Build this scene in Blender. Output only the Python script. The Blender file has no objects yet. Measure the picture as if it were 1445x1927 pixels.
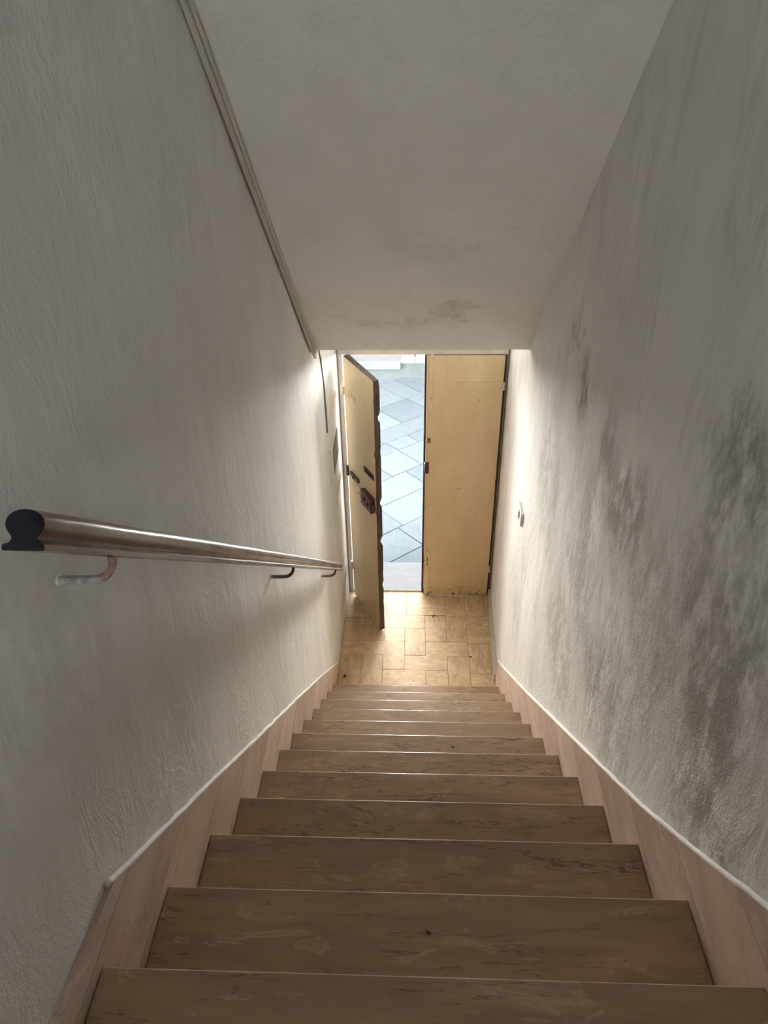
import bpy, bmesh, math, random
from mathutils import Vector, Matrix, noise
random.seed(7)
S = bpy.context.scene
COL = S.collection

# ------------------------------------------------------------------ camera
FPX, PITCH, YAW, ROLL, CAMH = 1364.3, 0.58651, -0.0462, -0.01976, 3.7134
c_, s_ = math.cos, math.sin
fw = Vector((s_(YAW)*c_(PITCH), c_(YAW)*c_(PITCH), -s_(PITCH)))
rt = Vector((c_(YAW), -s_(YAW), 0)); up = rt.cross(fw)
r2 = rt*c_(ROLL)+up*s_(ROLL); u2 = -rt*s_(ROLL)+up*c_(ROLL)
cd = bpy.data.cameras.new('camera'); cam = bpy.data.objects.new('camera', cd); COL.objects.link(cam)
M3 = Matrix((r2, u2, -fw)).transposed()
cam.matrix_world = Matrix.Translation((0, 0, CAMH)) @ M3.to_4x4()
cd.sensor_fit = 'VERTICAL'; cd.sensor_height = 36; cd.lens = FPX*36/1927
cd.clip_start = 0.02; cd.clip_end = 200
S.camera = cam

# ------------------------------------------------------------------ world, lights, exposure
W = bpy.data.worlds.new('world'); S.world = W; W.use_nodes = True
bg = W.node_tree.nodes['Background']
bg.inputs['Color'].default_value = (0.64, 0.85, 1.0, 1)
bg.inputs['Strength'].default_value = 2.35
S.view_settings.view_transform = 'Standard'; S.view_settings.look = 'None'
S.view_settings.gamma = 1; S.view_settings.use_curve_mapping = False
S.view_settings.exposure = 0.63

def area(name, loc, direction, sx, sy, power, col=(1, 1, 1), portal=False):
    l = bpy.data.lights.new(name, 'AREA'); l.shape = 'RECTANGLE'; l.size = sx; l.size_y = sy
    l.energy = power; l.color = col
    o = bpy.data.objects.new(name, l); COL.objects.link(o); o.location = loc
    o.rotation_euler = Vector(direction).to_track_quat('-Z', 'Y').to_euler()
    if portal: l.cycles.is_portal = True
    return o
area('door_portal', (-0.19, 4.60, 1.0), (0, -1, 0), 0.60, 2.0, 1, portal=True)
area('fanlight_portal', (0.05, 4.87, 2.46), (0, -1, 0), 1.0, 0.60, 1, portal=True)
area('upstairs_portal', (0.0, -2.62, 3.65), (0, 1, 0), 0.8, 1.1, 1, portal=True)
# added area lamp over the street, out of view above the doorway
# stands in for light off the opposite side, tilted up into the stairwell
sl = area('street_fill', (0.0, 8.6, 1.62), (0, -1, 0.62), 9.0, 2.1, 3500, (1.0, 0.962, 0.89))
sl.data.spread = math.radians(120)
# added fill lamp behind the made-up window of the upper landing
ul = area('upstairs_fill', (0.0, -2.95, 3.68), (0, 1, -0.06), 0.8, 0.95, 255, (0.985, 0.985, 1.0))
ul.data.spread = math.radians(75)

# ------------------------------------------------------------------ measured geometry
RISE, RUN, Y1, ZT = 0.20458, 0.24645, 3.26588, 0.20458
NSTEP = 15
DOOR = 4.40
def lerp(a, b, t): return a+(b-a)*t
def poly(pts, y):
    if y <= pts[0][0]: return pts[0][1]
    for (a, va), (b, vb) in zip(pts, pts[1:]):
        if y <= b: return lerp(va, vb, (y-a)/(b-a))
    return pts[-1][1]
def XL(y): return poly([(-2.6, -.494), (1, -.498), (2.6, -.500), (3.3, -.500), (3.87, -.498), (4.45, -.483)], y)
def XR(y): return poly([(-2.6, .560), (.5, .558), (2.5, .553), (3.27, .561), (3.7, .583), (4.45, .608)], y)
def nose(k): return Y1-(k-1)*RUN
CZ, CS, CY = 2.364, 0.8986, 3.51
def ceil_z(y): return CZ+CS*(CY-y)
CTOP = 5.35

# ------------------------------------------------------------------ helpers
def link(name, bm, mats, parent=None, smooth=False):
    me = bpy.data.meshes.new(name); bm.normal_update(); bm.to_mesh(me); bm.free()
    for m in (mats if isinstance(mats, (list, tuple)) else [mats]): me.materials.append(m)
    if smooth:
        for p in me.polygons: p.use_smooth = True
    o = bpy.data.objects.new(name, me); COL.objects.link(o)
    if parent: o.parent = parent
    return o
def empty(name, loc=(0, 0, 0), rz=0.0):
    o = bpy.data.objects.new(name, None); COL.objects.link(o); o.location = loc
    o.rotation_euler = (0, 0, rz); o.empty_display_size = .05; return o
def tag(o, label=None, cat=None, group=None, kind=None):
    if label: o['label'] = label
    if cat: o['category'] = cat
    if group: o['group'] = group
    if kind: o['kind'] = kind
    return o
def box(bm, x0, x1, y0, y1, z0, z1, bev=0.0, seg=1):
    vs = [bm.verts.new((x, y, z)) for z in (z0, z1) for y in (y0, y1) for x in (x0, x1)]
    fs = [bm.faces.new([vs[i] for i in f]) for f in
          ((0, 2, 3, 1), (4, 5, 7, 6), (0, 1, 5, 4), (2, 6, 7, 3), (0, 4, 6, 2), (1, 3, 7, 5))]
    if bev:
        es = list({e for f in fs for e in f.edges})
        bmesh.ops.bevel(bm, geom=es, offset=bev, segments=seg, affect='EDGES', profile=.5)
    return vs
def B(*a, **k):
    bm = bmesh.new(); box(bm, *a, **k); return bm
def prism(bm, pts, axis, a, b, bev=0):
    """pts: 2-D outline; axis: 'x' (pts are y,z), 'y' (pts are x,z) or 'z' (pts are x,y)"""
    def P(p, t):
        return {'x': (t, p[0], p[1]), 'y': (p[0], t, p[1]), 'z': (p[0], p[1], t)}[axis]
    A = [bm.verts.new(P(p, a)) for p in pts]; Bv = [bm.verts.new(P(p, b)) for p in pts]
    fs = [bm.faces.new(A), bm.faces.new(Bv[::-1])]
    n = len(pts)
    for i in range(n): fs.append(bm.faces.new((A[i], Bv[i], Bv[(i+1) % n], A[(i+1) % n])))
    bmesh.ops.recalc_face_normals(bm, faces=fs)
    if bev:
        es = list({e for f in fs[:2] for e in f.edges})
        bmesh.ops.bevel(bm, geom=es, offset=bev, segments=2, affect='EDGES', profile=.5)
    return fs
def tube(bm, pts, rad, n=8, flat=1.0, upv=(0, 0, 1)):
    rings = []
    for i, p in enumerate(pts):
        p = Vector(p)
        t = (Vector(pts[min(i+1, len(pts)-1)])-Vector(pts[max(i-1, 0)])).normalized()
        a = t.cross(Vector(upv))
        if a.length < 1e-4: a = t.cross(Vector((0, 1, 0)))
        a.normalize(); b = a.cross(t)
        r = rad[i] if isinstance(rad, (list, tuple)) else rad
        rings.append([bm.verts.new(p+a*(r*math.cos(2*math.pi*k/n))+b*(r*flat*math.sin(2*math.pi*k/n))) for k in range(n)])
    for A, C in zip(rings, rings[1:]):
        for k in range(n): bm.faces.new((A[k], A[(k+1) % n], C[(k+1) % n], C[k]))
    bm.faces.new(rings[0][::-1]); bm.faces.new(rings[-1])
def cyl(bm, c, axis, r, h, n=16):
    c = Vector(c); ax = Vector(axis).normalized()
    tube(bm, [c-ax*h/2, c+ax*h/2], r, n, 1.0, (0, 0, 1) if abs(ax.z) < .9 else (0, 1, 0))

# ------------------------------------------------------------------ node helpers
class NT:
    def __init__(s, name):
        s.m = bpy.data.materials.new(name); s.m.use_nodes = True
        s.t = s.m.node_tree; s.n = s.t.nodes; s.b = s.n['Principled BSDF']
        s.tc = s.n.new('ShaderNodeTexCoord')
    def put(s, sock, v):
        if isinstance(v, bpy.types.NodeSocket): s.t.links.new(v, sock)
        elif v is not None:
            if hasattr(sock.default_value, '__len__') and len(sock.default_value) == 4 and len(v) == 3: v = (*v, 1)
            sock.default_value = v
    def mapv(s, scale=(1, 1, 1), loc=(0, 0, 0), rot=(0, 0, 0), src=None):
        m = s.n.new('ShaderNodeMapping'); s.put(m.inputs[0], src or s.tc.outputs['Object'])
        m.inputs['Scale'].default_value = scale; m.inputs['Location'].default_value = loc
        m.inputs['Rotation'].default_value = rot; return m.outputs[0]
    def noise(s, vec, scale=1, detail=4, rough=.55, dist=0.0, out='Fac'):
        n = s.n.new('ShaderNodeTexNoise'); s.put(n.inputs['Vector'], vec)
        n.inputs['Scale'].default_value = scale; n.inputs['Detail'].default_value = detail
        n.inputs['Roughness'].default_value = rough; n.inputs['Distortion'].default_value = dist
        return n.outputs[out]
    def math(s, op, a, b=None, c=None, clamp=False):
        n = s.n.new('ShaderNodeMath'); n.operation = op; n.use_clamp = clamp
        s.put(n.inputs[0], a)
        if b is not None: s.put(n.inputs[1], b)
        if c is not None: s.put(n.inputs[2], c)
        return n.outputs[0]
    def rng(s, v, a, b, c=0.0, d=1.0, smooth=True):
        n = s.n.new('ShaderNodeMapRange'); n.interpolation_type = 'SMOOTHSTEP' if smooth else 'LINEAR'
        s.put(n.inputs[0], v)
        for i, q in enumerate((a, b, c, d)): n.inputs[i+1].default_value = q
        return n.outputs[0]
    def mix(s, f, a, b, mode='MIX'):
        n = s.n.new('ShaderNodeMix'); n.data_type = 'RGBA'; n.blend_type = mode
        s.put(n.inputs[0], f); s.put(n.inputs[6], a); s.put(n.inputs[7], b); return n.outputs[2]
    def bump(s, h, strength=.3, dist=.01, prev=None):
        n = s.n.new('ShaderNodeBump'); s.put(n.inputs['Height'], h)
        s.put(n.inputs['Strength'], strength); n.inputs['Distance'].default_value = dist
        if prev: s.put(n.inputs['Normal'], prev)
        return n.outputs[0]
    def blob(s, y, z, ry, rz, warp, x=None):
        if x is None: m = s.mapv((0, 1/ry, 1/rz), (0, -y/ry, -z/rz), src=warp)
        else: m = s.mapv((1/rz, 1/ry, 0), (-x/rz, -y/ry, 0), src=warp)
        n = s.n.new('ShaderNodeVectorMath'); n.operation = 'LENGTH'; s.put(n.inputs[0], m)
        return s.rng(n.outputs['Value'], 1.0, .35)
    def fin(s, col, rough=.6, nrm=None, spec=.5, metal=0.0, coat=0.0):
        s.put(s.b.inputs['Base Color'], col); s.put(s.b.inputs['Roughness'], rough)
        s.b.inputs['Specular IOR Level'].default_value = spec; s.b.inputs['Metallic'].default_value = metal
        s.b.inputs['Coat Weight'].default_value = coat
        if nrm: s.put(s.b.inputs['Normal'], nrm)
        return s.m

def warp_vec(t, amt, scale):
    n = t.noise(t.tc.outputs['Object'], scale, 4, .6, out='Color')
    a = t.n.new('ShaderNodeVectorMath'); a.operation = 'SUBTRACT'; t.put(a.inputs[0], n); a.inputs[1].default_value = (.5, .5, .5)
    b = t.n.new('ShaderNodeVectorMath'); b.operation = 'MULTIPLY_ADD'
    t.put(b.inputs[0], a.outputs[0]); b.inputs[1].default_value = (amt, amt, amt); t.put(b.inputs[2], t.tc.outputs['Object'])
    return b.outputs[0]

def plaster(name, base, pale, tint, blobs=(), pales=(), stretch=(1, 2.0, .75), rough_amt=.5, stain=(.35, .335, .295), general=.5, flat=False):
    t = NT(name); O = t.tc.outputs['Object']
    big = t.noise(t.mapv(stretch), 1.6, 5, .6, .3)
    mid = t.noise(t.mapv((stretch[0]*3, stretch[1]*3, stretch[2]*2.2), (3, 7, 1)), 2.0, 7, .72, .5)
    col = t.mix(t.rng(big, .35, .65), base, pale)
    col = t.mix(t.math('MULTIPLY', t.rng(mid, .48, .72), general), col, tint)
    w = warp_vec(t, .45, 3.5)
    grain = t.noise(t.mapv((9, 9, 5)), 3, 6, .7)
    mask = None
    for (y, z, ry, rz, st) in blobs:
        f = t.math('MULTIPLY', t.blob(y, z, ry, rz, w, x=(z if flat else None)), st)
        mask = f if mask is None else t.math('MAXIMUM', mask, f)
    if mask is not None:
        streak = t.noise(t.mapv((6, 11, 4.5), (5, 1, 2)), 1.1, 6, .7, .5)
        m2 = t.math('MULTIPLY', mask, t.rng(t.math('ADD', t.math('MULTIPLY', grain, .5), t.math('MULTIPLY', streak, .5)), .39, .56), clamp=True)
        col = t.mix(m2, col, stain)
    pm = None
    for (y, z, ry, rz, st) in pales:
        f = t.math('MULTIPLY', t.blob(y, z, ry, rz, w), st)
        pm = f if pm is None else t.math('MAXIMUM', pm, f)
    if pm is not None:
        col = t.mix(t.math('MULTIPLY', pm, t.rng(grain, .38, .52)), col, (.88, .87, .85))
    # trowel marks, fine sand and the flaking skin
    tr = t.noise(t.mapv((3, 5, 2.6), (9, 2, 4)), 2.0, 6, .62, .5)
    cr = t.math('ABSOLUTE', t.math('SUBTRACT', t.noise(t.mapv((2.2, 4.2, 1.7), (2, 5, 9)), 1.9, 4, .6, .7), .5))
    cr = t.math('MULTIPLY', t.rng(cr, .022, .0), t.rng(t.noise(t.mapv((1, 1, 1), (4, 2, 6)), 2.6, 3), .5, .62))
    tr = t.math('MULTIPLY_ADD', cr, .09, tr)
    fine = t.noise(O, 170, 3, .7)
    rough_region = t.rng(t.noise(t.mapv((1, 1.4, .9), (2, 2, 8)), 1.7, 4, .6, .3), .5, .66)
    if mask is not None: rough_region = t.math('MAXIMUM', rough_region, mask)
    n1 = t.bump(tr, .42, .016)
    n2 = t.bump(t.noise(O, 38, 4, .6), t.math('MULTIPLY_ADD', rough_region, .55*rough_amt, .12), .007, n1)
    n3 = t.bump(fine, t.math('MULTIPLY_ADD', rough_region, .9*rough_amt, .12), .003, n2)
    return t.fin(col, .78, n3, .25)

MAT = {}
MAT['plaster_left'] = plaster('plaster_left', (.70, .685, .65), (.75, .74, .71), (.63, .60, .575),
    blobs=[(1.0, 2.3, .35, .5, .25), (3.6, .9, .3, .6, .15), (.75, 2.95, .25, .3, .25)], general=.55, rough_amt=.35)
MAT['plaster_right'] = plaster('plaster_right', (.67, .66, .64), (.74, .73, .71), (.55, .53, .50),
    blobs=[(2.28, 2.70, .10, .20, 1.0), (2.42, 2.86, .08, .12, .6), (1.84, 2.70, .16, .22, .8), (1.62, 2.62, .22, .26, .9),
           (1.10, 3.02, .20, .22, 1.0), (1.0, 2.72, .26, .34, 1.0), (.88, 2.42, .28, .22, 1.0), (1.5, 2.05, .4, .25, .7),
           (2.6, 2.2, .3, .5, .55), (2.1, 1.75, .35, .3, .6), (1.95, 2.25, .3, .5, .5), (1.3, 2.45, .3, .45, .5), (2.55, 2.75, .06, .08, .6), (3.0, 1.2, .2, .5, .35)],
    pales=[(1.86, 2.45, .10, .22, .9), (1.68, 2.74, .05, .10, .9), (1.55, 2.36, .16, .12, .6), (2.1, 2.2, .08, .4, .5)],
    general=.8, rough_amt=1.0)
MAT['plaster_ceiling'] = plaster('plaster_ceiling', (.60, .58, .535), (.64, .62, .575), (.52, .505, .455),
    stretch=(1.5, 1.2, 1), general=.4, rough_amt=.6, flat=True, stain=(.47, .43, .37),
    blobs=[(3.18, .12, .10, .16, .9), (3.13, .24, .05, .12, .9), (3.26, -.15, .06, .25, .5), (2.75, .1, .12, .3, .3)])
MAT['white_plaster'] = plaster('white_plaster', (.70, .685, .65), (.75, .74, .70), (.6, .585, .55), general=.4, rough_amt=.7)

def marble(name, base, dark, pale, vein, scale=(2.0, 9.0, 9.0), rough=.30, vein_amt=.8, coarse=1.0, vary=.0, specks=.0):
    t = NT(name)
    oi = t.n.new('ShaderNodeObjectInfo')
    off = t.n.new('ShaderNodeVectorMath'); off.operation = 'SCALE'; t.put(off.inputs[0], (7.3, 3.1, 5.7)); t.put(off.inputs['Scale'], oi.outputs['Random'])
    ad = t.n.new('ShaderNodeVectorMath'); ad.operation = 'ADD'; t.put(ad.inputs[0], t.tc.outputs['Object']); t.put(ad.inputs[1], off.outputs[0])
    v = t.mapv(scale, src=ad.outputs[0])
    cloud = t.noise(v, 1.1*coarse, 6, .62, .6)
    col = t.mix(t.rng(cloud, .32, .68), dark, base)
    bl = t.noise(t.mapv((scale[0]*1.9, scale[1]*.9, scale[2]*.9), (4, 4, 4), src=ad.outputs[0]), 1.7*coarse, 5, .6, .6)
    ring = t.math('ABSOLUTE', t.math('SUBTRACT', bl, .60))
    col = t.mix(t.math('MULTIPLY', t.rng(ring, .03, .0), .60), col, pale)
    col = t.mix(t.math('MULTIPLY', t.rng(bl, .60, .70), .45), col, pale)
    vn = t.noise(v, 1.25*coarse, 8, .56, .15)
    vl = t.math('ABSOLUTE', t.math('SUBTRACT', vn, .5))
    gate = t.rng(t.noise(t.mapv((scale[0]*.8, scale[1]*.5, scale[2]*.5), (1, 8, 2), src=ad.outputs[0]), 1.4*coarse, 3), .43, .56)
    vm = t.math('MULTIPLY', t.rng(vl, .010, .0), gate)
    vn2 = t.noise(t.mapv((scale[0]*.75, scale[1]*1.25, scale[2]*1.25), (11, 3, 6), src=ad.outputs[0]), 1.5*coarse, 8, .55, .1)
    vl2 = t.math('ABSOLUTE', t.math('SUBTRACT', vn2, .47))
    gate2 = t.rng(t.noise(t.mapv((scale[0], scale[1]*.5, scale[2]*.5), (6, 1, 7), src=ad.outputs[0]), 1.9*coarse, 3), .44, .56)
    vm = t.math('MAXIMUM', vm, t.math('MULTIPLY', t.math('MULTIPLY', t.rng(vl2, .008, .0), gate2), .75))
    soft = t.math('MULTIPLY', t.rng(vl, .05, .0), t.math('MULTIPLY', gate, .30))
    col = t.mix(soft, col, dark)
    col = t.mix(t.math('MULTIPLY', vm, vein_amt), col, vein)
    if specks:
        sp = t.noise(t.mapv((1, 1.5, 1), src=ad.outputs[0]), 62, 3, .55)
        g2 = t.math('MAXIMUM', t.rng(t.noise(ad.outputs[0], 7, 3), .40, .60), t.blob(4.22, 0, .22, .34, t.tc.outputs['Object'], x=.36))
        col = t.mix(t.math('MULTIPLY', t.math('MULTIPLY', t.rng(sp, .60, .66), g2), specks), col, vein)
    if vary:
        br = t.math('MULTIPLY_ADD', oi.outputs['Random'], vary, 1-vary/2)
        hs = t.n.new('ShaderNodeHueSaturation'); t.put(hs.inputs['Value'], br); t.put(hs.inputs['Color'], col); col = hs.outputs[0]
    fine = t.noise(t.tc.outputs['Object'], 300, 2)
    r = t.math('MULTIPLY_ADD', cloud, .25, rough-.1)
    return t.fin(col, r, t.bump(t.math('SUBTRACT', fine, vm), .12, .0012), .45)
MAT['tread'] = marble('brown_marble', (.38, .262, .158), (.28, .188, .117), (.48, .36, .245), (.09, .058, .038), scale=(1.7, 10.0, 10.0), vary=.10, rough=.42, vein_amt=.85)
MAT['edge'] = marble('pale_marble_edge', (.55, .44, .34), (.48, .38, .29), (.60, .51, .42), (.4, .3, .2), rough=.25, vein_amt=.3)  # paler marble for the nosing bevels
MAT['skirt'] = marble('pink_marble', (.58, .455, .375), (.45, .335, .27), (.66, .57, .49), (.30, .20, .15), scale=(5, 3.0, 6), rough=.42, vein_amt=.5, coarse=1.0, vary=.20)
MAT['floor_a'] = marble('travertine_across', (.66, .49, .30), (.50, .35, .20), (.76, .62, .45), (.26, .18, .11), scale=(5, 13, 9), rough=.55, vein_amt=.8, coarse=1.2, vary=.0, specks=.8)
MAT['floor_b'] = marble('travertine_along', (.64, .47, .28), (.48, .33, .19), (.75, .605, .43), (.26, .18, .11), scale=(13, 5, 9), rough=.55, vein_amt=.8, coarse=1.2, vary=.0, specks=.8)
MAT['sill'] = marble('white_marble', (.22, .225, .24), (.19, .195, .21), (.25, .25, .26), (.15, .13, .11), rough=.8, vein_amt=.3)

def simple(name, col, rough=.5, metal=0.0, col2=None, nscale=30, bump=.1, spec=.5, coat=0.0, stretch=(1, 1, 1), lo=.4, hi=.65, dist=.002):
    t = NT(name)
    n = t.noise(t.mapv(stretch), nscale, 5, .6)
    c = t.mix(t.rng(n, lo, hi), col, col2) if col2 else col
    return t.fin(c, rough, t.bump(n, bump, dist), spec, metal, coat)
MAT['grout'] = simple('grout', (.17, .12, .08), .9)
MAT['dark_wood'] = simple('bare_dark_wood', (.050, .032, .028), .8, col2=(.10, .065, .05), nscale=14, stretch=(4, 4, .6), bump=.4)
MAT['iron'] = simple('dark_iron', (.045, .035, .035), .5, .4, col2=(.10, .06, .045), nscale=60)
MAT['rust'] = simple('rusty_bracket_iron', (.055, .032, .024), .6, .2, col2=(.17, .09, .06), nscale=90, bump=.4)
MAT['white_iron'] = simple('painted_bracket_iron', (.13, .12, .11), .8, .0, col2=(.24, .225, .20), nscale=60, bump=.2)
MAT['maroon'] = simple('maroon_lock_enamel', (.085, .016, .028), .35, .1, col2=(.055, .012, .022), nscale=40)
MAT['brass'] = simple('aged_brown_metal', (.20, .13, .06), .5, .5, col2=(.12, .08, .04), nscale=60)
MAT['bright'] = simple('worn_steel', (.65, .63, .6), .35, .8)
MAT['switch'] = simple('switch_plastic', (.80, .80, .79), .35)
MAT['grey_plastic'] = simple('grey_plastic', (.25, .25, .25), .5)
MAT['hole'] = simple('keyhole_black', (.01, .01, .01), .9)
MAT['cover'] = simple('grey_brown_cover', (.15, .13, .115), .7, col2=(.20, .18, .16), nscale=12)
MAT['trunk_pale'] = simple('pale_trunking', (.50, .48, .42), .5)
MAT['trunk_beige'] = simple('beige_trunking', (.40, .37, .30), .55)
MAT['leafdry'] = simple('dried_leaf_brown', (.07, .05, .03), .8, col2=(.14, .10, .05), nscale=80)

def cream():
    t = NT('cream_door_paint')
    O = t.tc.outputs['Object']
    a = t.noise(t.mapv((2, 2, .8)), 2.0, 5, .6, .5)
    col = t.mix(t.rng(a, .35, .65), (.71, .57, .355), (.64, .50, .295))
    dirt = t.noise(t.mapv((4, 4, 1.6), (3, 3, 3)), 3, 6, .7)
    col = t.mix(t.math('MULTIPLY', t.rng(dirt, .56, .72), .45), col, (.50, .37, .20))
    chip = t.noise(O, 26, 4, .6, .4)
    
    # grime rising from the bottom rail
    sx = t.n.new('ShaderNodeSeparateXYZ'); t.put(sx.inputs[0], O)
    edge = t.math('MULTIPLY_ADD', t.rng(sx.outputs['Z'], .12, .0), .11, chip)
    col = t.mix(t.rng(edge, .715, .73), col, (.07, .042, .028))
    low = t.math('MULTIPLY', t.rng(sx.outputs['Z'], .16, .0), t.rng(t.noise(O, 22, 5, .7), .47, .66))
    col = t.mix(t.math('MULTIPLY', low, .8), col, (.25, .17, .09))
    brush = t.noise(t.mapv((70, 70, 2)), 1, 4)
    return t.fin(col, .42, t.bump(brush, .18, .002, t.bump(a, .25, .02)), .4)
MAT['cream'] = cream()
def rail_wood():
    t = NT('polished_brown_handrail_wood')
    g = t.noise(t.mapv((30, 3.0, 3.6)), 2, 6, .65, .6)
    col = t.mix(t.rng(g, .3, .7), (.045, .020, .011), (.135, .064, .034))
    blot = t.noise(t.tc.outputs['Object'], 9, 5, .6)
    col = t.mix(t.rng(blot, .5, .75), col, (.030, .015, .010))
    n = t.bump(t.noise(t.tc.outputs['Object'], 14, 4), .12, .003)
    return t.fin(col, t.rng(blot, .3, .7, .30, .42), n, .45, 0, .25)
MAT['rail'] = rail_wood()
MAT['railend'] = simple('shaded_rail_end', (.003, .003, .0035), .9, bump=.3, spec=.02)  # near black, the unlit look of the rail end put into the colour
def stone():
    t = NT('grey_street_stone')
    O = t.tc.outputs['Object']
    at = t.n.new('ShaderNodeAttribute'); at.attribute_name = 'slab'; at.attribute_type = 'GEOMETRY'
    sp = t.n.new('ShaderNodeSeparateColor'); t.put(sp.inputs[0], at.outputs['Color'])
    col = t.mix(sp.outputs[0], (.135, .162, .182), (.165, .192, .210))
    n = t.noise(O, 9, 6, .65)
    col = t.mix(t.math('MULTIPLY', t.rng(n, .4, .68), .5), col, (.11, .135, .155))
    w = t.n.new('ShaderNodeTexWave'); w.wave_type = 'BANDS'; w.bands_direction = 'X'
    t.put(w.inputs['Vector'], O); w.inputs['Scale'].default_value = 17; w.inputs['Distortion'].default_value = 1.2
    w.inputs['Detail'].default_value = 2; w.inputs['Detail Scale'].default_value = 3
    h = t.math('MULTIPLY', w.outputs['Fac'], t.math('MULTIPLY_ADD', t.rng(sp.outputs[1], .35, .5), 1.0, 0))
    col = t.mix(t.math('MULTIPLY', h, .22), col, (.085, .108, .13))
    return t.fin(col, .85, t.bump(h, .5, .006, t.bump(n, .3, .01)), .2)
MAT['stone'] = stone()
MAT['joint'] = simple('street_joint', (.085, .105, .12), .95)
MAT['moss'] = simple('mossy_gutter_stone', (.125, .155, .150), .8, col2=(.15, .18, .185), nscale=7)
MAT['kerb'] = simple('pale_step_stone', (.20, .22, .235), .7, col2=(.18, .20, .21), nscale=9)
MAT['pink'] = simple('faded_pink_render', (.42, .20, .19), .85, col2=(.40, .25, .24), nscale=5)
MAT['pinkbase'] = simple('pale_plinth', (.36, .33, .31), .85, col2=(.30, .285, .27), nscale=6)
MAT['greywall'] = simple('grey_blue_stone_wall', (.22, .26, .27), .85, col2=(.26, .28, .27), nscale=5)
MAT['facade'] = simple('street_facade_plaster', (.58, .52, .42), .85, col2=(.52, .47, .38), nscale=4)
MAT['frame'] = simple('off_white_frame_paint', (.62, .58, .52), .5, col2=(.54, .50, .44), nscale=8)
def glass():
    t = NT('window_glass'); t.b.inputs['Transmission Weight'].default_value = 1
    t.b.inputs['IOR'].default_value = 1.02
    return t.fin((.97, .99, 1), 0.0)
MAT['glass'] = glass()

# ------------------------------------------------------------------ side walls
def wall(name, X, side, mat, off):
    """off: distance the plaster stands behind the skirting face"""
    bm = bmesh.new(); y0, y1, z0, z1 = -2.6, 4.45, -.25, 5.45; ny, nz = 200, 160
    g = []
    for i in range(ny+1):
        row = []
        for j in range(nz+1):
            y = lerp(y0, y1, i/ny); z = lerp(z0, z1, j/nz)
            d = noise.noise(Vector((side*3.1, y*1.3, z*.9)))*.007 + noise.noise(Vector((side*7, y*4, z*2.2)))*.003
            edge = min(1, max(0, (y1-y)/.3)); d = (d-.004)*edge
            row.append(bm.verts.new((X(y)+side*(off-d*1.0), y, z)))
        g.append(row)
    for i in range(ny):
        for j in range(nz):
            q = (g[i][j], g[i+1][j], g[i+1][j+1], g[i][j+1])
            bm.faces.new(q if side < 0 else q[::-1])
    # closed back
    th = .25
    cs = [(0, 0), (ny, 0), (ny, nz), (0, nz)]
    bk = [bm.verts.new((g[i][j].co.x+side*th, g[i][j].co.y, g[i][j].co.z)) for i, j in cs]
    bm.faces.new(bk[::-1] if side < 0 else bk)
    for a in range(4):
        (i0, j0), (i1, j1) = cs[a], cs[(a+1) % 4]
        st = [(lerp(i0, i1, t/max(abs(i1-i0), abs(j1-j0))), lerp(j0, j1, t/max(abs(i1-i0), abs(j1-j0)))) for t in range(max(abs(i1-i0), abs(j1-j0))+1)]
        vs = [g[int(round(p))][int(round(q))] for p, q in st]
        f = vs+[bk[(a+1) % 4], bk[a]]
        try: bm.faces.new(f if side > 0 else f[::-1])
        except ValueError: pass
    o = link(name, bm, mat, smooth=True)
    for p in o.data.polygons[ny*nz:]: p.use_smooth = False
    return tag(o, kind='structure')
wl = wall('wall_left', XL, -1, MAT['plaster_left'], .009)
wr = wall('wall_right', XR, 1, MAT['plaster_right'], .009)
tag(wl, 'grey white plastered stairwell wall carrying the handrail')
tag(wr, 'damp-stained flaking plaster wall on the right of the stairs')

# sloping ceiling, soffit above the landing, upstairs ceiling
def ceiling():
    bm = bmesh.new()
    # profile in y,z with fine subdivision on the underside
    yb = CY-(CTOP-CZ)/CS
    prof = [(-2.6, CTOP), (yb, CTOP)]
    n = 90
    for i in range(1, n+1): prof.append((lerp(yb, CY, i/n), lerp(CTOP, CZ, i/n)))
    prof += [(CY+.003, CZ-.001), (CY+.02, CZ+.01), (CY+.03, 2.84), (4.46, 2.84)]
    xs = [lerp(-.56, .66, i/30) for i in range(31)]
    g = []
    for (y, z) in prof:
        row = []
        for x in xs:
            d = 0
            if yb < y <= CY: d = noise.noise(Vector((x*1.8, y*1.6, 5)))*.010 + noise.noise(Vector((x*5, y*5, 9)))*.003
            if y >= CY-.05 and y < CY+.02: d *= .3
            row.append(bm.verts.new((x, y, z+d)))
        g.append(row)
    for i in range(len(g)-1):
        for j in range(30): bm.faces.new((g[i][j], g[i+1][j], g[i+1][j+1], g[i][j+1]))
    top = []
    for (y, z) in ((-2.6, 5.6), (4.46, 5.6)): top.append([bm.verts.new((x, y, z)) for x in (-.56, .66)])
    bm.faces.new((top[0][0], top[0][1], top[1][1], top[1][0]))
    bm.faces.new([r[0] for r in g]+[top[1][0], top[0][0]])
    bm.faces.new([r[-1] for r in g][::-1]+[top[0][1], top[1][1]])
    bm.faces.new(g[0]+[top[0][1], top[0][0]]); bm.faces.new(g[-1][::-1]+[top[1][0], top[1][1]])
    bmesh.ops.recalc_face_normals(bm, faces=bm.faces)
    o = link('ceiling', bm, MAT['plaster_ceiling'], smooth=True)
    m = o.modifiers.new('es', 'EDGE_SPLIT'); m.split_angle = math.radians(35)
    return tag(o, 'sloping plaster ceiling following the stairs down', kind='structure')
ceiling()

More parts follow.
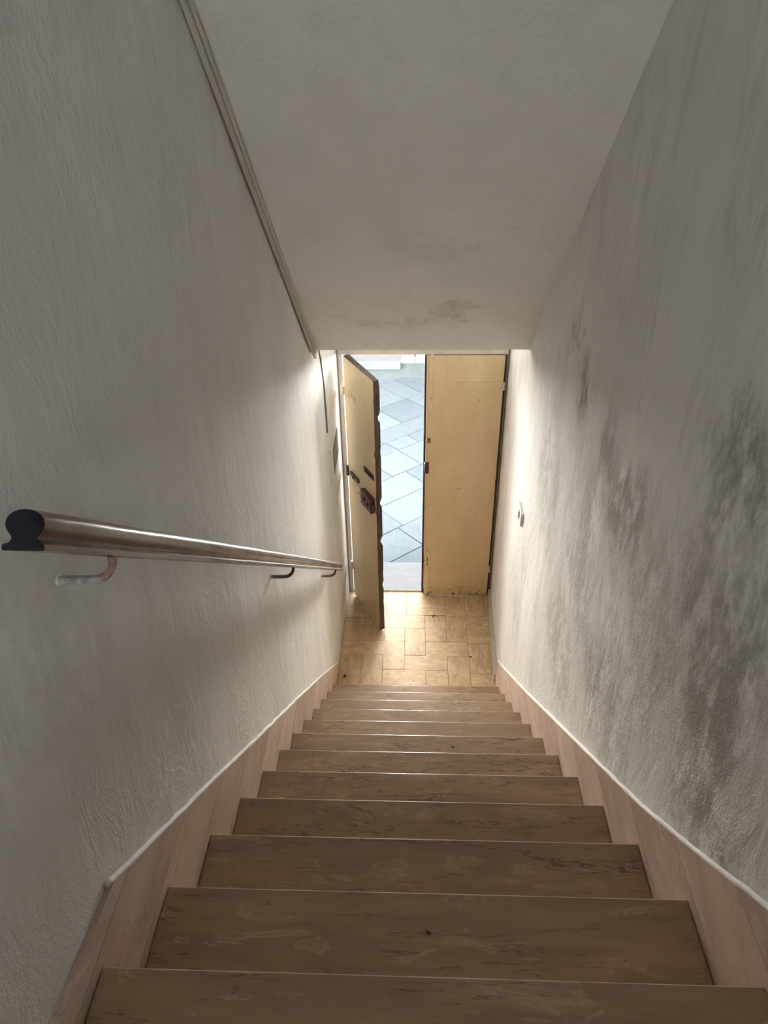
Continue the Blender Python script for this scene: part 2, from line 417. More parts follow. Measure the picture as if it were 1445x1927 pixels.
# ------------------------------------------------------------------ landing floor of two-to-one tiles
def landing():
    bm = bmesh.new()
    box(bm, -.62, .74, 3.0, 4.452, -.16, -.004)
    ua = [-.50, -.347, -.197, -.047, .103, .257, .409, .561, .66]
    R = [ # x0,x1,y0,y1,dir
     (-.50, -.347, 3.885, 4.135, 1), (-.347, -.197, 3.885, 4.135, 1), (-.50, -.197, 3.742, 3.885, 0),
     (-.50, -.35, 3.45, 3.742, 1), (-.35, -.2, 3.45, 3.742, 1), (-.2, -.047, 3.60, 3.88, 1),
     (-.197, -.047, 3.88, 4.022, 0), (-.197, .103, 4.022, 4.165, 0), (-.047, .103, 3.742, 4.022, 1),
     (.1035, .258, 3.88, 4.16, 1), (.258, .41, 3.88, 4.16, 1), (.103, .409, 3.735, 3.88, 0),
     (-.047, .256, 3.597, 3.74, 0), (.256, .409, 3.45, 3.735, 1), (.409, .56, 3.57, 3.865, 1),
     (.56, .66, 3.57, 3.865, 1), (.409, .66, 3.40, 3.57, 0), (-.2, .102, 3.455, 3.598, 0), (.102, .256, 3.455, 3.597, 0),
     (-.19, -.038, 4.165, 4.45, 1), (-.038, .26, 4.165, 4.30, 0), (-.038, .26, 4.30, 4.45, 0),
     (-.50, -.19, 4.135, 4.29, 0), (-.52, -.345, 4.29, 4.45, 0), (-.345, -.19, 4.29, 4.45, 0),
     (.26, .41, 4.16, 4.45, 1), (.41, .56, 4.16, 4.45, 1), (.41, .66, 3.865, 4.02, 0), (.41, .66, 4.02, 4.16, 0), (.56, .70, 4.16, 4.45, 1),
     (-.55, -.50, 3.45, 3.9, 1), (-.55, -.50, 3.9, 4.45, 1), (-.52, .66, 3.2, 3.445, 0)]
    g = .0014
    for (x0, x1, y0, y1, d) in R:
        n0 = len(bm.faces)
        h = random.uniform(-.0006, .0006)
        vs = box(bm, x0+g, x1-g, y0+g, y1-g, -.02, h)
        bm.faces.ensure_lookup_table()
        for f in bm.faces[n0:]: f.material_index = 1+d
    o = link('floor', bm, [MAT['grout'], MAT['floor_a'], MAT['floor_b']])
    return tag(o, 'landing of speckled beige two to one stone tiles inside the doors', kind='structure')
landing()

# ------------------------------------------------------------------ staircase
st = tag(empty('staircase', (0, Y1, 0)), 'straight flight of polished brown marble steps descending to the entrance landing', 'staircase')
for k in range(1, NSTEP+1):
    y, z = nose(k), k*ZT
    bm = bmesh.new()
    yb = y-RUN-.045 if k < NSTEP else -2.6
    vs = [(XL(y)+.0005, y), (XR(y)-.0005, y), (XR(yb)-.0005, yb), (XL(yb)+.0005, yb)]
    vs = [(a, b-Y1) for a, b in vs]
    prism(bm, vs, 'z', z-.028, z, bev=.0022)
    bm.normal_update()
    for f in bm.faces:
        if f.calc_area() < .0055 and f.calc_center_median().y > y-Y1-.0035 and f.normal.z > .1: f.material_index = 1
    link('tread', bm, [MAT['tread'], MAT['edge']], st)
    bm = bmesh.new()
    box(bm, XL(y)+.001, XR(y)-.001, y-.042-Y1, y-.018-Y1, (k-1)*ZT+.0004, z-.0285)
    link('riser', bm, MAT['tread'], st)

# ------------------------------------------------------------------ marble skirting
def skirting(name, X, side, top_pts, label):
    e = tag(empty(name, (0, 0, 0)), label, kind='structure')
    # top_pts : list of (y,z) with falling z as y grows
    def ytop(z):
        pts = sorted([(b, a) for a, b in top_pts])
        return poly(pts, z)
    lo = min(b for a, b in top_pts)
    for k in range(1, 14):
        z0, z1 = (k-1)*ZT+.030, k*ZT+.030
        if k == 1: z0 = max(-.0, lo)
        yb = nose(k+1)-.03
        n = 5
        prof = [(ytop(lerp(z0, z1, i/n)), lerp(z0, z1, i/n)) for i in range(n+1)]
        prof += [(yb, z1), (yb, z0+.0)]
        prof = [(a, b-.0) for a, b in prof]
        # tiny joint
        bm = bmesh.new()
        A = X(nose(k))
        pr = [(a, b-.0014 if b > z1-1e-4 else b+.0007) for a, b in prof]
        fs = prism(bm, pr, 'x', 0, 1)
        for v in bm.verts:
            face = X(v.co.y) + random.uniform(-.0002, .0002)
            v.co.x = face if v.co.x < .5 else face+side*.03
        link('skirting_slab', bm, MAT['skirt'], e)
    # ragged lip of plaster along the top edge
    bm = bmesh.new(); path = []; rad = []
    pts = [q for q in sorted(top_pts) if q[0] > (.63 if side < 0 else 0)]
    for (a, b) in zip(pts, pts[1:]):
        n = max(2, int(math.hypot(b[0]-a[0], b[1]-a[1])/.02))
        for i in range(n):
            y, z = lerp(a[0], b[0], i/n), lerp(a[1], b[1], i/n)
            path.append((X(y)+side*.0065, y, z+noise.noise(Vector((y*14, side*5, 0)))*.004))
            rad.append(.0058+.0025*noise.noise(Vector((y*23, 3, side))))
    tube(bm, path, rad, 6)
    lip = link('plaster_lip', bm, MAT['white_plaster'], e, smooth=True)
    lip['label'] = 'rough white plaster lip'
    return e
TOPL = [(.30, 2.80), (.36, 2.555), (.642, 2.537), (.802, 2.406), (1.13, 2.138), (1.582, 1.760), (2.206, 1.246), (2.9, .665), (3.55, .105), (3.62, .03)]
TOPR = [(.05, 3.03), (.623, 2.556), (.845, 2.352), (1.099, 2.127), (1.52, 1.789), (1.966, 1.431), (2.492, 1.009), (3.433, .258), (3.50, .03)]
skirting('baseboard_left', XL, -1, TOPL, 'pinkish marble skirting climbing the left wall beside the steps')
skirting('baseboard_right', XR, 1, TOPR, 'pinkish marble skirting climbing the right wall beside the steps')
bm = bmesh.new()
pts = [3.50+i*.05 for i in range(19)]
for a, b in zip(pts, pts[1:]):
    for q in ((a, b),):
        vs = [(XR(a)-.010, a), (XR(b)-.010, b), (XR(b)+.02, b), (XR(a)+.02, a)]
        prism(bm, vs, 'z', .001, .07)
bmesh.ops.remove_doubles(bm, verts=bm.verts, dist=.0001)
tag(link('trim_1', bm, MAT['trunk_pale']), 'low pale skirting strip beside the landing tiles', kind='structure')

# ------------------------------------------------------------------ door wall, lintel, fanlight, sill
OX0, OX1 = -.457, .575
bm = bmesh.new()
for a in ((-3.2, OX0, 4.452, 4.85, -.3, 6.2), (OX1, 3.2, 4.452, 4.85, -.3, 6.2),
          (OX0, OX1, 4.452, 4.85, 1.995, 2.14), (OX0, OX1, 4.452, 4.85, 2.78, 6.2)):
    box(bm, *a)
tag(link('wall_back', bm, MAT['white_plaster']), 'entrance wall around the double doors', kind='structure')
w = tag(empty('window_1', (.0525, 4.70, 2.14)), 'fanlight above the double doors', kind='structure')
bm = bmesh.new()
for a in ((-.5225, .5225, -.02, .02, 0, .035), (-.5225, .5225, -.02, .02, .605, .64), (-.5225, -.49, -.02, .02, .035, .605), (.49, .5225, -.02, .02, .035, .605), (-.015, .015, -.02, .02, .035, .605)):
    box(bm, *a)
link('window_frame', bm, MAT['frame'], w)
link('pane', B(-.49, -.015, -.003, .003, .035, .605), MAT['glass'], w)
link('pane', B(.015, .49, -.003, .003, .035, .605), MAT['glass'], w)
tag(link('trim_2', B(-.478, .603, 4.392, 4.451, 1.9935, 2.11, bev=.004), MAT['frame']), 'painted lintel board over the doors', kind='structure')
tag(link('trim_6', B(-.484, -.4565, 4.44, 4.4515, .002, 1.99, bev=.002), MAT['frame']), 'beige jamb strip painting in the shaded wall end beside the open leaf hinges', kind='structure')  # beige tone stands in for the wall turning into shade
tag(link('trim_3', B(.5905, .604, 4.425, 4.4515, .002, 1.99), MAT['dark_wood']), 'dark jamb strip painting in the shade behind the right door edge', kind='structure')  # dark strip put in for the shade of the gap beside the leaf
bm = bmesh.new(); box(bm, OX0+.001, OX1-.001, 4.4535, 4.625, -.12, .003, bev=.004)
box(bm, OX0+.001, OX1-.001, 4.6255, 4.90, -.16, -.055, bev=.006)
tag(link('trim_4', bm, MAT['sill']), 'worn white stone threshold', kind='structure')
tag(link('trim_5', B(OX0+.001, OX1-.001, 4.447, 4.4525, -.02, .006), MAT['brass']), 'thin brown strip along the threshold', kind='structure')

# ------------------------------------------------------------------ doors
def jag(a, b, n, amp, seed):
    """ragged line from a to b in (x,z)"""
    out = []; d = Vector((b[0]-a[0], b[1]-a[1])); L = d.length; d.normalize(); nn = Vector((-d.y, d.x))
    for i in range(n+1):
        t = i/n; v = noise.noise(Vector((t*L*18, seed, 0)))*amp+noise.noise(Vector((t*L*60, seed, 3)))*amp*.6
        v = max(v-amp*.15, 0)*1.6
        p = Vector(a)+d*(t*L)+nn*v; out.append((p.x, p.y))
    return out
def leaf(name, loc, rz, x0, x1, H, free_left, label, seed, amp):
    e = tag(empty(name, loc, rz), label, kind='structure')
    T = .042
    # dark timber core with a worn rear arris
    bm = bmesh.new(); box(bm, x0, x1, .002, T, 0, H)
    bmesh.ops.subdivide_edges(bm, edges=[q for q in bm.edges if abs(q.verts[0].co.z-q.verts[1].co.z) > .5], cuts=90)
    fx = x0 if free_left else x1
    for v in bm.verts:
        if abs(v.co.x-fx) < 1e-4 and v.co.y > .03:
            q = noise.noise(Vector((v.co.z*13, seed, 1))); v.co.y -= max(q-.12, 0)*.035
            v.co.x += (-1 if not free_left else 1)*max(noise.noise(Vector((v.co.z*30, seed, 8))), 0)*.003
    core = link('door_core', bm, MAT['dark_wood'], e); core['label'] = 'dark bare timber edge'
    # painted face with flaked border
    xa, xb = x0+.001, x1-.001
    aL, aR = (amp, amp*.35) if free_left else (amp*.35, amp)
    pts = jag((xa, .004), (xb, .004), 40, amp*1.5, seed)
    pts += jag((xb, .004), (xb, H-.002), 120, aR, seed+1)[1:]
    pts += jag((xb, H-.002), (xa, H-.002), 30, amp*.5, seed+2)[1:]
    pts += jag((xa, H-.002), (xa, .004), 120, aL, seed+3)[1:-1]
    bm = bmesh.new()
    A = [bm.verts.new((x, 0, z)) for x, z in pts]; C = [bm.verts.new((x, .0025, z)) for x, z in pts]
    f = bm.faces.new(A); n = len(A)
    fs = [f]
    for i in range(n): fs.append(bm.faces.new((A[i], C[i], C[(i+1) % n], A[(i+1) % n])))
    bmesh.ops.recalc_face_normals(bm, faces=fs)
    bm.normal_update()
    if f.normal.y > 0: bmesh.ops.reverse_faces(bm, faces=fs)
    bmesh.ops.triangulate(bm, faces=[f])
    link('painted_face', bm, MAT['cream'], e)
    return e
def onface(name, par, mat, x0, x1, z0, z1, d, bev=.001, label=None):
    o = link(name, B(x0, x1, -d, .0005, z0, z1, bev=bev), mat, par)
    if label: o['label'] = label
    return o
# right leaf, closed. local x = world x
RW0, RW1 = .0905, .5885
d2 = leaf('door_2', (0, DOOR, .008), 0, RW0, RW1, 1.980, True, 'closed right leaf of the cream painted double door', 3.3, .008)
def strap(par, pts, z, up):      # long strap hinge buried under the paint
    x0, x1 = pts
    bm = bmesh.new(); box(bm, x0, x1, -.0045, .0003, z-.018, z+.016, bev=.0012)
    for i in range(4):
        x = lerp(x0+.02, x1-.03, i/3)
        cyl(bm, (x, -.0045, z), (0, 1, 0), .0045, .004, 10)
    s = link('hinge_strap', bm, MAT['cream'], par); return s
for z in (1.78, .275):
    s = strap(d2, (.29, .585), z, 0)
    bm = bmesh.new(); cyl(bm, (.5915, -.006, z-.012), (0, 0, 1), .0075, .055, 12)
    box(bm, .572, .5915, -.006, .001, z-.02, z+.012, bev=.001)
    k = link('hinge_knuckle', bm, MAT['frame'], s); k['label'] = 'pale hinge barrel'
o = link('rebate_strip', B(.0775, .0915, .020, .041, .004, 1.972, bev=.001), MAT['dark_wood'], d2); o['label'] = 'dark timber rebate strip'
bs = onface('bolt_cover', d2, MAT['cream'], .104, .134, 1.60, 1.972, .008, .0015, 'upper flush bolt cover strip')
bm = bmesh.new(); cyl(bm, (.121, -.0065, 1.685), (0, 1, 0), .0068, .003, 14); link('bolt_hole', bm, MAT['hole'], bs)
bm = bmesh.new(); cyl(bm, (.121, -.008, 1.655), (0, 1, 0), .0045, .004, 12); link('bolt_knob', bm, MAT['frame'], bs)
bm = bmesh.new(); cyl(bm, (.125, -.004, 1.975), (0, 0, 1), .0075, .034, 12); link('bolt_rod', bm, MAT['frame'], bs)
bs = onface('bolt_cover', d2, MAT['cream'], .104, .137, .008, .435, .009, .002, 'lower flush bolt cover strip')
bm = bmesh.new(); cyl(bm, (.119, -.013, .335), (0, 1, 0), .006, .012, 12); link('bolt_knob', bm, MAT['bright'], bs)
onface('bolt_slot', bs, MAT['hole'], .1165, .1215, .295, .375, .0098, 0)
# narrow beads standing out beside the bolt covers
onface('edge_bead', d2, MAT['cream'], .0905, .1025, .45, 1.972, .004, .001)
o = link('lock_plate', B(.093, .1235, -.0016, .001, 1.347, 1.386, bev=.0006), MAT['brass'], d2); o['label'] = 'brown metal keeper plate'
bm = bmesh.new(); box(bm, .0885, .1165, -.018, .001, 1.112, 1.200, bev=.005, seg=2)
kp = link('lock_keeper', bm, MAT['maroon'], d2); kp['label'] = 'maroon enamelled keeper'
bm = bmesh.new(); box(bm, .0865, .0895, -.014, .016, 1.118, 1.192, bev=.0008); link('keeper_edge', bm, MAT['bright'], kp)
# small scar on the paint
bm = bmesh.new(); tube(bm, [(.315, -.0008, .975), (.322, -.001, .983), (.345, -.001, .983), (.350, -.0008, .976)], .0012, 5)
link('scratch', bm, MAT['brass'], d2)
bm = bmesh.new(); cyl(bm, (.437, -.0002, 1.668), (0, 1, 0), .0042, .002, 10); link('screw_hole', bm, MAT['hole'], d2)
# left leaf, open
HX, HY = -.449, 4.40
ang = math.atan2(3.985-4.40, -.235+.449)
LW = .467
d1 = leaf('door_1', (HX, HY, .010), ang, 0, LW, 1.978, False, 'left leaf of the cream painted double door standing ajar', 9.1, .014)
s = strap(d1, (.005, .18), 1.735, 0)
bm = bmesh.new(); cyl(bm, (-.005, -.004, 1.735), (0, 0, 1), .0085, .06, 12); k = link('hinge_knuckle', bm, MAT['frame'], s); k['label'] = 'pale hinge barrel'
s = strap(d1, (.005, .18), .275, 0)
bm = bmesh.new(); cyl(bm, (-.008, -.004, .285), (0, 0, 1), .011, .07, 12); k = link('hinge_knuckle', bm, MAT['frame'], s); k['label'] = 'pale hinge barrel'
o = onface('pull_plate', d1, MAT['iron'], .292, .446, 1.280, 1.318, .007, .002, 'dark iron pull plate')
bm = bmesh.new(); tube(bm, [(.33, -.006, 1.299), (.345, -.013, 1.299), (.40, -.013, 1.299), (.415, -.006, 1.299)], .005, 8); link('grip', bm, MAT['iron'], o)
lk = link('lock_case', B(.285, .447, -.034, .001, 1.028, 1.145, bev=.006, seg=2), MAT['maroon'], d1); lk['label'] = 'maroon enamelled rim lock'
bm = bmesh.new(); cyl(bm, (.34, -.036, 1.09), (0, 1, 0), .016, .010, 20); link('lock_boss', bm, MAT['maroon'], lk)
bm = bmesh.new(); cyl(bm, (.405, -.038, 1.085), (0, 1, 0), .010, .012, 16); link('knob', bm, MAT['maroon'], lk)
bm = bmesh.new(); box(bm, .4475, .478, -.026, -.008, 1.06, 1.115, bev=.002); k = link('latch_bolt', bm, MAT['iron'], lk)
for z in (1.045, 1.130):
    bm = bmesh.new(); cyl(bm, (.437, -.0345, z), (0, 1, 0), .004, .004, 8); link('screw', bm, MAT['bright'], lk)
bm = bmesh.new(); cyl(bm, (.252, -.006, 1.03), (0, 1, 0), .004, .013, 10); tube(bm, [(.246, -.012, 1.03), (.262, -.016, 1.045)], .002, 6)
link('key', bm, MAT['iron'], d1)
bb = link('slide_bolt', B(.062, .200, -.012, .001, 1.128, 1.156, bev=.002), MAT['iron'], d1); bb['label'] = 'dark iron slide bolt'
bm = bmesh.new(); cyl(bm, (.13, -.018, 1.142), (0, 1, 0), .006, .014, 10); link('bolt_knob', bm, MAT['iron'], bb)
ep = onface('escutcheon', d1, MAT['cream'], .085, .205, 1.020, 1.105, .005, .001, 'painted escutcheon plate')
bm = bmesh.new(); cyl(bm, (.185, -.006, 1.042), (0, 1, 0), .007, .004, 12); link('keyhole', bm, MAT['hole'], ep)
bm = bmesh.new(); box(bm, -.012, .012, -.012, .022, 1.09, 1.17, bev=.002); o = link('hinge_block', bm, MAT['iron'], d1); o['label'] = 'dark iron hinge block'
bm = bmesh.new(); cyl(bm, (.450, .02, -.0005), (0, 0, 1), .009, .016, 10); o = link('bottom_bolt', bm, MAT['brass'], d1)

# ------------------------------------------------------------------ handrail
hr = tag(empty('handrail', (-.447, .662, 3.246)), 'brown polished moulded wooden handrail on iron brackets along the left wall', 'handrail')
A0 = Vector((-.4266, .6412, 3.2612)); A1 = Vector((-.4365, 3.4435, 1.0266))
dr = (A1-A0).normalized(); sd = Vector((1, 0, 0)); sd = (sd-dr*sd.dot(dr)).normalized(); nu = sd.cross(dr)
prof = []
for i in range(15):
    a = math.radians(lerp(-38, 218, i/14)); prof.append((.0215*math.cos(a), .006+.0165*math.sin(a)))
prof += [(-.0145, -.007), (-.0135, -.0105), (-.0165, -.0145), (-.0235, -.0165), (-.0245, -.0200), (-.0235, -.0235),
         (.0215, -.0235), (.0225, -.0200), (.0215, -.0165), (.0165, -.0145), (.0135, -.0105), (.0145, -.007)]
bm = bmesh.new(); rings = []
NS = 50
for i in range(NS+1):
    p = A0+(A1-A0)*(i/NS)
    wob = noise.noise(Vector((i*.35, 0, 0)))*.0006
    rings.append([bm.verts.new(p-hr.location+sd*(a+wob)+nu*(b+wob)) for a, b in prof])
n = len(prof)
for Ra, Rb in zip(rings, rings[1:]):
    for i in range(n): bm.faces.new((Ra[i], Ra[(i+1) % n], Rb[(i+1) % n], Rb[i]))
bm.faces.new(rings[-1])
bm.faces.new(rings[0][::-1])
bmesh.ops.recalc_face_normals(bm, faces=bm.faces)
ra = link('rail', bm, MAT['rail'], hr)
for p in ra.data.polygons: p.use_smooth = len(p.vertices) == 4
m = ra.modifiers.new('es', 'EDGE_SPLIT'); m.split_angle = math.radians(40)
bm = bmesh.new()
Ra = [bm.verts.new(A0-hr.location-dr*.002+sd*a+nu*b) for a, b in prof]; Rb = [bm.verts.new(A0-hr.location+dr*.0012+sd*a*1.006+nu*b*1.006) for a, b in prof]
for i in range(n): bm.faces.new((Ra[i], Ra[(i+1) % n], Rb[(i+1) % n], Rb[i]))
bm.faces.new(Ra); bm.faces.new(Rb[::-1]); bmesh.ops.recalc_face_normals(bm, faces=bm.faces)
o = link('end_grain', bm, MAT['railend'], hr); o['label'] = 'handrail end, its unlit look painted black'
for j, yb in enumerate((.800, 2.05, 3.22)):
    zc = A0.z+(A1.z-A0.z)*(yb-A0.y)/(A1.y-A0.y)
    xc = A0.x+(A1.x-A0.x)*(yb-A0.y)/(A1.y-A0.y)
    top = Vector((xc+.006, yb, zc-.029)); wx = XL(yb)-.014
    path = []
    dx, dz = .036, .044
    cxx = top.x-dx
    for i in range(13):
        a = math.radians(90*i/12)
        path.append(Vector((cxx+dx*math.cos(a), yb, top.z-dz*math.sin(a))))
    path.append(Vector((lerp(cxx, wx, .5), yb, top.z-dz-.001))); path.append(Vector((wx, yb, top.z-dz-.001)))
    path = [p-hr.location for p in path]
    def strip(pts, w, t, mat, name, par):
        bm = bmesh.new(); rr = []
        for i, p in enumerate(pts):
            tg = (pts[min(i+1, len(pts)-1)]-pts[max(i-1, 0)]).normalized(); nn = tg.cross(Vector((0, 1, 0))).normalized()
            rr.append([bm.verts.new(p+Vector((0, 1, 0))*a*w/2+nn*b*t/2) for a, b in ((-1, -.6), (-.6, -1), (.6, -1), (1, -.6), (1, .6), (.6, 1), (-.6, 1), (-1, .6))])
        for Q, T in zip(rr, rr[1:]):
            for i in range(8): bm.faces.new((Q[i], Q[(i+1) % 8], T[(i+1) % 8], T[i]))
        bm.faces.new(rr[0][::-1]); bm.faces.new(rr[-1]); bmesh.ops.recalc_face_normals(bm, faces=bm.faces)
        return link(name, bm, mat, par, smooth=False)
    br = strip(path[:10], .011, .0105, MAT['rust'], 'bracket', hr)
    t2 = strip(path[9:], .0115, .011, MAT['white_iron'], 'bracket_tail', br); t2['label'] = 'white painted wall end of the bracket'
    rot = None
    bm = bmesh.new(); box(bm, -.008, .008, -.035, .035, -.0015, .0015, bev=.0006)
    ta = math.atan2(dr.z, dr.y)
    bmesh.ops.transform(bm, matrix=Matrix.Translation(top-hr.location+Vector((0, 0, .0005)))@Matrix.Rotation(ta, 4, 'X'), verts=bm.verts)
    link('bracket_plate', bm, MAT['rust'], br)
    # plaster patch where the tail enters the wall
    bm = bmesh.new(); bmesh.ops.create_icosphere(bm, subdivisions=3, radius=1)
    for v in bm.verts:
        v.co = Vector((v.co.x*.005, v.co.y*.011, v.co.z*.009))*(1+.3*noise.noise(v.co*2+Vector((j*4, 0, 0))))+path[-1]+Vector((.001, 0, 0))
    link('plaster_collar', bm, MAT['plaster_left'], br, smooth=True)

# ------------------------------------------------------------------ cable trunking, wall box, switch
def run(name, a, b, ox, oz, w, h, mat, label, xoff):
    """straight trunking between two y positions parallel to the ceiling slope"""
    bm = bmesh.new(); n = 24; rr = []
    for i in range(n+1):
        y = lerp(a, b, i/n); z = ceil_z(y); x = XL(y)-.008
        p = Vector((x+ox, y, z+oz))
        wob = noise.noise(Vector((y*2.2, xoff, 0)))*.003
        rr.append([bm.verts.new((p.x+u, y, p.z+v+wob)) for u, v in ((0, 0), (w, 0), (w, -h), (0, -h))])
    for Q, T in zip(rr, rr[1:]):
        for i in range(4): bm.faces.new((Q[i], Q[(i+1) % 4], T[(i+1) % 4], T[i]))
    bm.faces.new(rr[0][::-1]); bm.faces.new(rr[-1]); bmesh.ops.recalc_face_normals(bm, faces=bm.faces)
    return tag(link(name, bm, mat), label, 'cable trunking', 'cable trunking under the sloping ceiling')
run('cable_trunking', .9, 3.505, .0015, -.026, .014, .022, MAT['trunk_beige'], 'beige cable trunking strip fixed to the left wall just below the paler strip', 1)
run('cable_trunking', .9, 3.495, .0015, -.001, .020, .024, MAT['trunk_pale'], 'pale cable trunking strip in the corner of left wall and ceiling', 2)
bm = bmesh.new()
path = [(XL(y)-.010, y, z) for y, z in [(3.60, 2.42), (3.70, 2.33), (3.775, 2.22), (3.80, 2.158), (3.835, 2.06), (3.855, 1.97), (3.862, 1.85), (3.864, 1.712)]]
tube(bm, path, .0042, 8)
tag(link('cable', bm, MAT['cover']), 'thin dark cable running down the left wall above the junction box', 'cable')

jb = tag(empty('junction_box', (XL(4.12)-.011, 4.12, 1.43)), 'square grey covered junction box in pale plaster surround on left wall beside the open door', 'junction box')
bm = bmesh.new(); box(bm, -.02, .005, -.20, .18, -.115, .135, bev=.003); o = link('surround', bm, MAT['plaster_left'], jb)
bm = bmesh.new(); box(bm, .004, .0085, -.145, .150, -.075, .110, bev=.001); link('cover', bm, MAT['cover'], jb)
for y, z in ((-.13, -.06), (.135, .095)):
    bm = bmesh.new(); cyl(bm, (.0088, y, z), (1, 0, 0), .004, .002, 8); link('screw', bm, MAT['iron'], jb)

sw = tag(empty('light_switch', (XR(3.15)+.011, 3.165, 1.60)), 'white rectangular light switch on the stained right wall above the lowest steps', 'light switch')
link('switch_plate', B(-.012, .004, -.060, .060, -.040, .040, bev=.003, seg=2), MAT['switch'], sw)
o = link('rocker', B(-.016, -.011, -.012, .012, -.022, .022, bev=.0015), MAT['grey_plastic'], sw); o['label'] = 'grey rocker'

# ------------------------------------------------------------------ bits of dry leaf and grit
def dead_leaf(loc, L, Wd, rz, curl, label, group=None):
    bm = bmesh.new(); n = 8; rows = []
    for i in range(n+1):
        t = i/n; w = Wd*math.sin(math.pi*min(1, t*.95+.03))**.8+.0004
        z = curl*math.sin(t*math.pi)
        rows.append([bm.verts.new((L*(t-.5), w*s, z+abs(s)*Wd*.4+.0006)) for s in (-1, 0, 1)])
    for a, b in zip(rows, rows[1:]):
        for i in range(2): bm.faces.new((a[i], a[i+1], b[i+1], b[i]))
    r = bmesh.ops.solidify(bm, geom=bm.faces[:], thickness=.0006)
    o = link('dried_leaf', bm, MAT['leafdry']); o.location = loc; o.rotation_euler = (0, 0, rz)
    return tag(o, label, 'dried leaf', 'dried leaves and grit on the stairs and landing')
dead_leaf((.036, .721, 11*ZT+.0006), .012, .0035, -.5, .001, 'tiny dark curled leaf bit in the middle of the second visible step')
dead_leaf((.173, 1.973, 6*ZT+.0006), .018, .004, -.8, .002, 'dark leaf crumb on a step halfway down, right of centre')
dead_leaf((-.456, 3.528, .0008), .030, .009, .9, .004, 'brown dry leaf by the left wall at the foot of the stairs')
dead_leaf((.17, 4.155, .0008), .034, .006, .9, .004, 'slim dry leaf lying on the landing tiles before the closed leaf')
dead_leaf((.424, 3.728, .0008), .018, .007, .2, .003, 'small dark leaf scrap on a tile joint near the right wall')

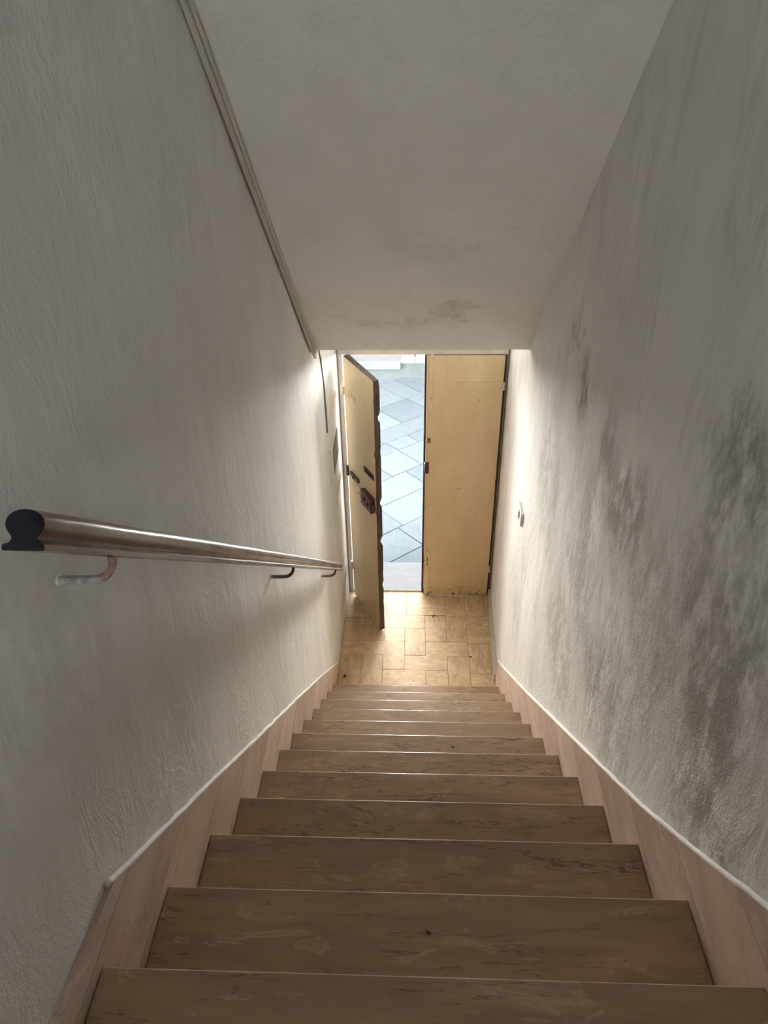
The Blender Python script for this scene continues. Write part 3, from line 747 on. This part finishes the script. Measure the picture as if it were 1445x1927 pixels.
# ------------------------------------------------------------------ street
def street():
    bm = bmesh.new(); cl = bm.loops.layers.color.new('slab')
    box(bm, -9, 9, 4.86, 10.0, -.4, -.128)
    for f in bm.faces: f.material_index = 1
    ang = math.radians(41); c, s = math.cos(ang), math.sin(ang)
    vs = [4.98, 5.37, 5.58, 5.85, 6.33, 6.88]
    rows = [3.88-i*.365 for i in range(16, 0, -1)]+[3.88, 4.235, 4.615, 4.975, 5.37, 5.58, 5.85, 6.33, 6.88]+[6.88+.37*i for i in range(1, 14)]
    ph = {3.88: 3.51, 4.235: 3.575, 4.615: 4.23, 4.975: 4.46, 5.37: 4.77, 5.58: 4.44, 5.85: 5.40, 6.33: 5.66}
    g = .005
    for v0, v1 in zip(rows, rows[1:]):
        p = ph.get(v0, random.uniform(0, .8))
        u = p-.82*12
        while u < 14:
            L = .82 if abs(u-p) < .9 else random.uniform(.62, .95)
            u1 = u+L
            if u < p < u1-.01: u1 = p
            poly2 = [(u+g, v0+g), (u1-g, v0+g), (u1-g, v1-g), (u+g, v1-g)]
            pts = [Vector((a*c-b*s, a*s+b*c)) for a, b in poly2]
            u = u1
            if max(q.y for q in pts) < 4.9 or min(q.y for q in pts) > 9.22: continue
            if max(q.x for q in pts) < -4 or min(q.x for q in pts) > 4: continue
            # clip to the strip between the two kerbs
            def clip(P, yy, keep_above):
                out = []
                for i in range(len(P)):
                    A, Bq = P[i], P[(i+1) % len(P)]
                    ia = (A.y >= yy) == keep_above; ib = (Bq.y >= yy) == keep_above
                    if ia: out.append(A)
                    if ia != ib:
                        t = (yy-A.y)/(Bq.y-A.y); out.append(A.lerp(Bq, t))
                return out
            pts = clip(pts, 4.905, True); pts = clip(pts, 8.98, False) if pts else pts
            if len(pts) < 3: continue
            h = -.12+random.uniform(-.003, .003)
            n0 = len(bm.faces)
            prism(bm, [(q.x, q.y) for q in pts], 'z', -.16, h)
            bm.faces.ensure_lookup_table(); rr = random.random(); r3 = random.random()
            if sum(q.y for q in pts)/len(pts) < 5.7: r3 = .9
            for f in bm.faces[n0:]:
                for lp in f.loops: lp[cl] = (rr, r3, 0, 1)
    return tag(link('pavement', bm, [MAT['stone'], MAT['joint']]), 'street of diagonal grey stone slabs outside the door', kind='structure')
street()
tag(link('gutter', B(-4, 4, 8.985, 9.48, -.16, -.122, bev=.004), MAT['moss']), 'mossy gutter strip along the far side of the street', kind='structure')
tag(link('doorstep', B(-1.7, -.165, 9.23, 9.478, -.121, .0, bev=.01), MAT['kerb']), 'pale stone doorstep at foot of the pink building across the street', 'doorstep')
f = tag(empty('building', (0, 9.5, -.12)), 'pink rendered building with pale plinth across the street', 'building')
link('facade', B(-6, .02, 0, .6, .09, 4.6), MAT['pink'], f)
o = link('plinth', B(-6, .035, -.018, .6, -.05, .089), MAT['pinkbase'], f); o['label'] = 'pale plinth'
tag(link('boundary_wall', B(.04, 6, 9.485, 9.9, -.2, 4.4), MAT['greywall']), 'grey blue stone wall right of the pink building across the street', 'wall')

# ------------------------------------------------------------------ unseen upper landing wall with an added window for fill light
bm = bmesh.new()
y0, y1 = -2.85, -2.601
for a in ((-.75, -.40, y0, y1, 2.7, 5.6), (.40, .82, y0, y1, 2.7, 5.6), (-.40, .40, y0, y1, 2.7, 3.10), (-.40, .40, y0, y1, 4.20, 5.6)): box(bm, *a)
tag(link('wall_upstairs', bm, MAT['white_plaster']), 'wall of the upper landing', kind='structure')
w = tag(empty('window_added', (0, -2.72, 3.10)), 'added unseen window of the upper landing, for fill light', kind='structure')
bm = bmesh.new()
for a in ((-.40, .40, -.02, .02, 0, .04), (-.40, .40, -.02, .02, 1.06, 1.10), (-.40, -.36, -.02, .02, .04, 1.06), (.36, .40, -.02, .02, .04, 1.06), (-.015, .015, -.02, .02, .04, 1.06)): box(bm, *a)
link('window_frame', bm, MAT['frame'], w)
link('pane', B(-.36, -.015, -.003, .003, .04, 1.06), MAT['glass'], w)
link('pane', B(.015, .36, -.003, .003, .04, 1.06), MAT['glass'], w)
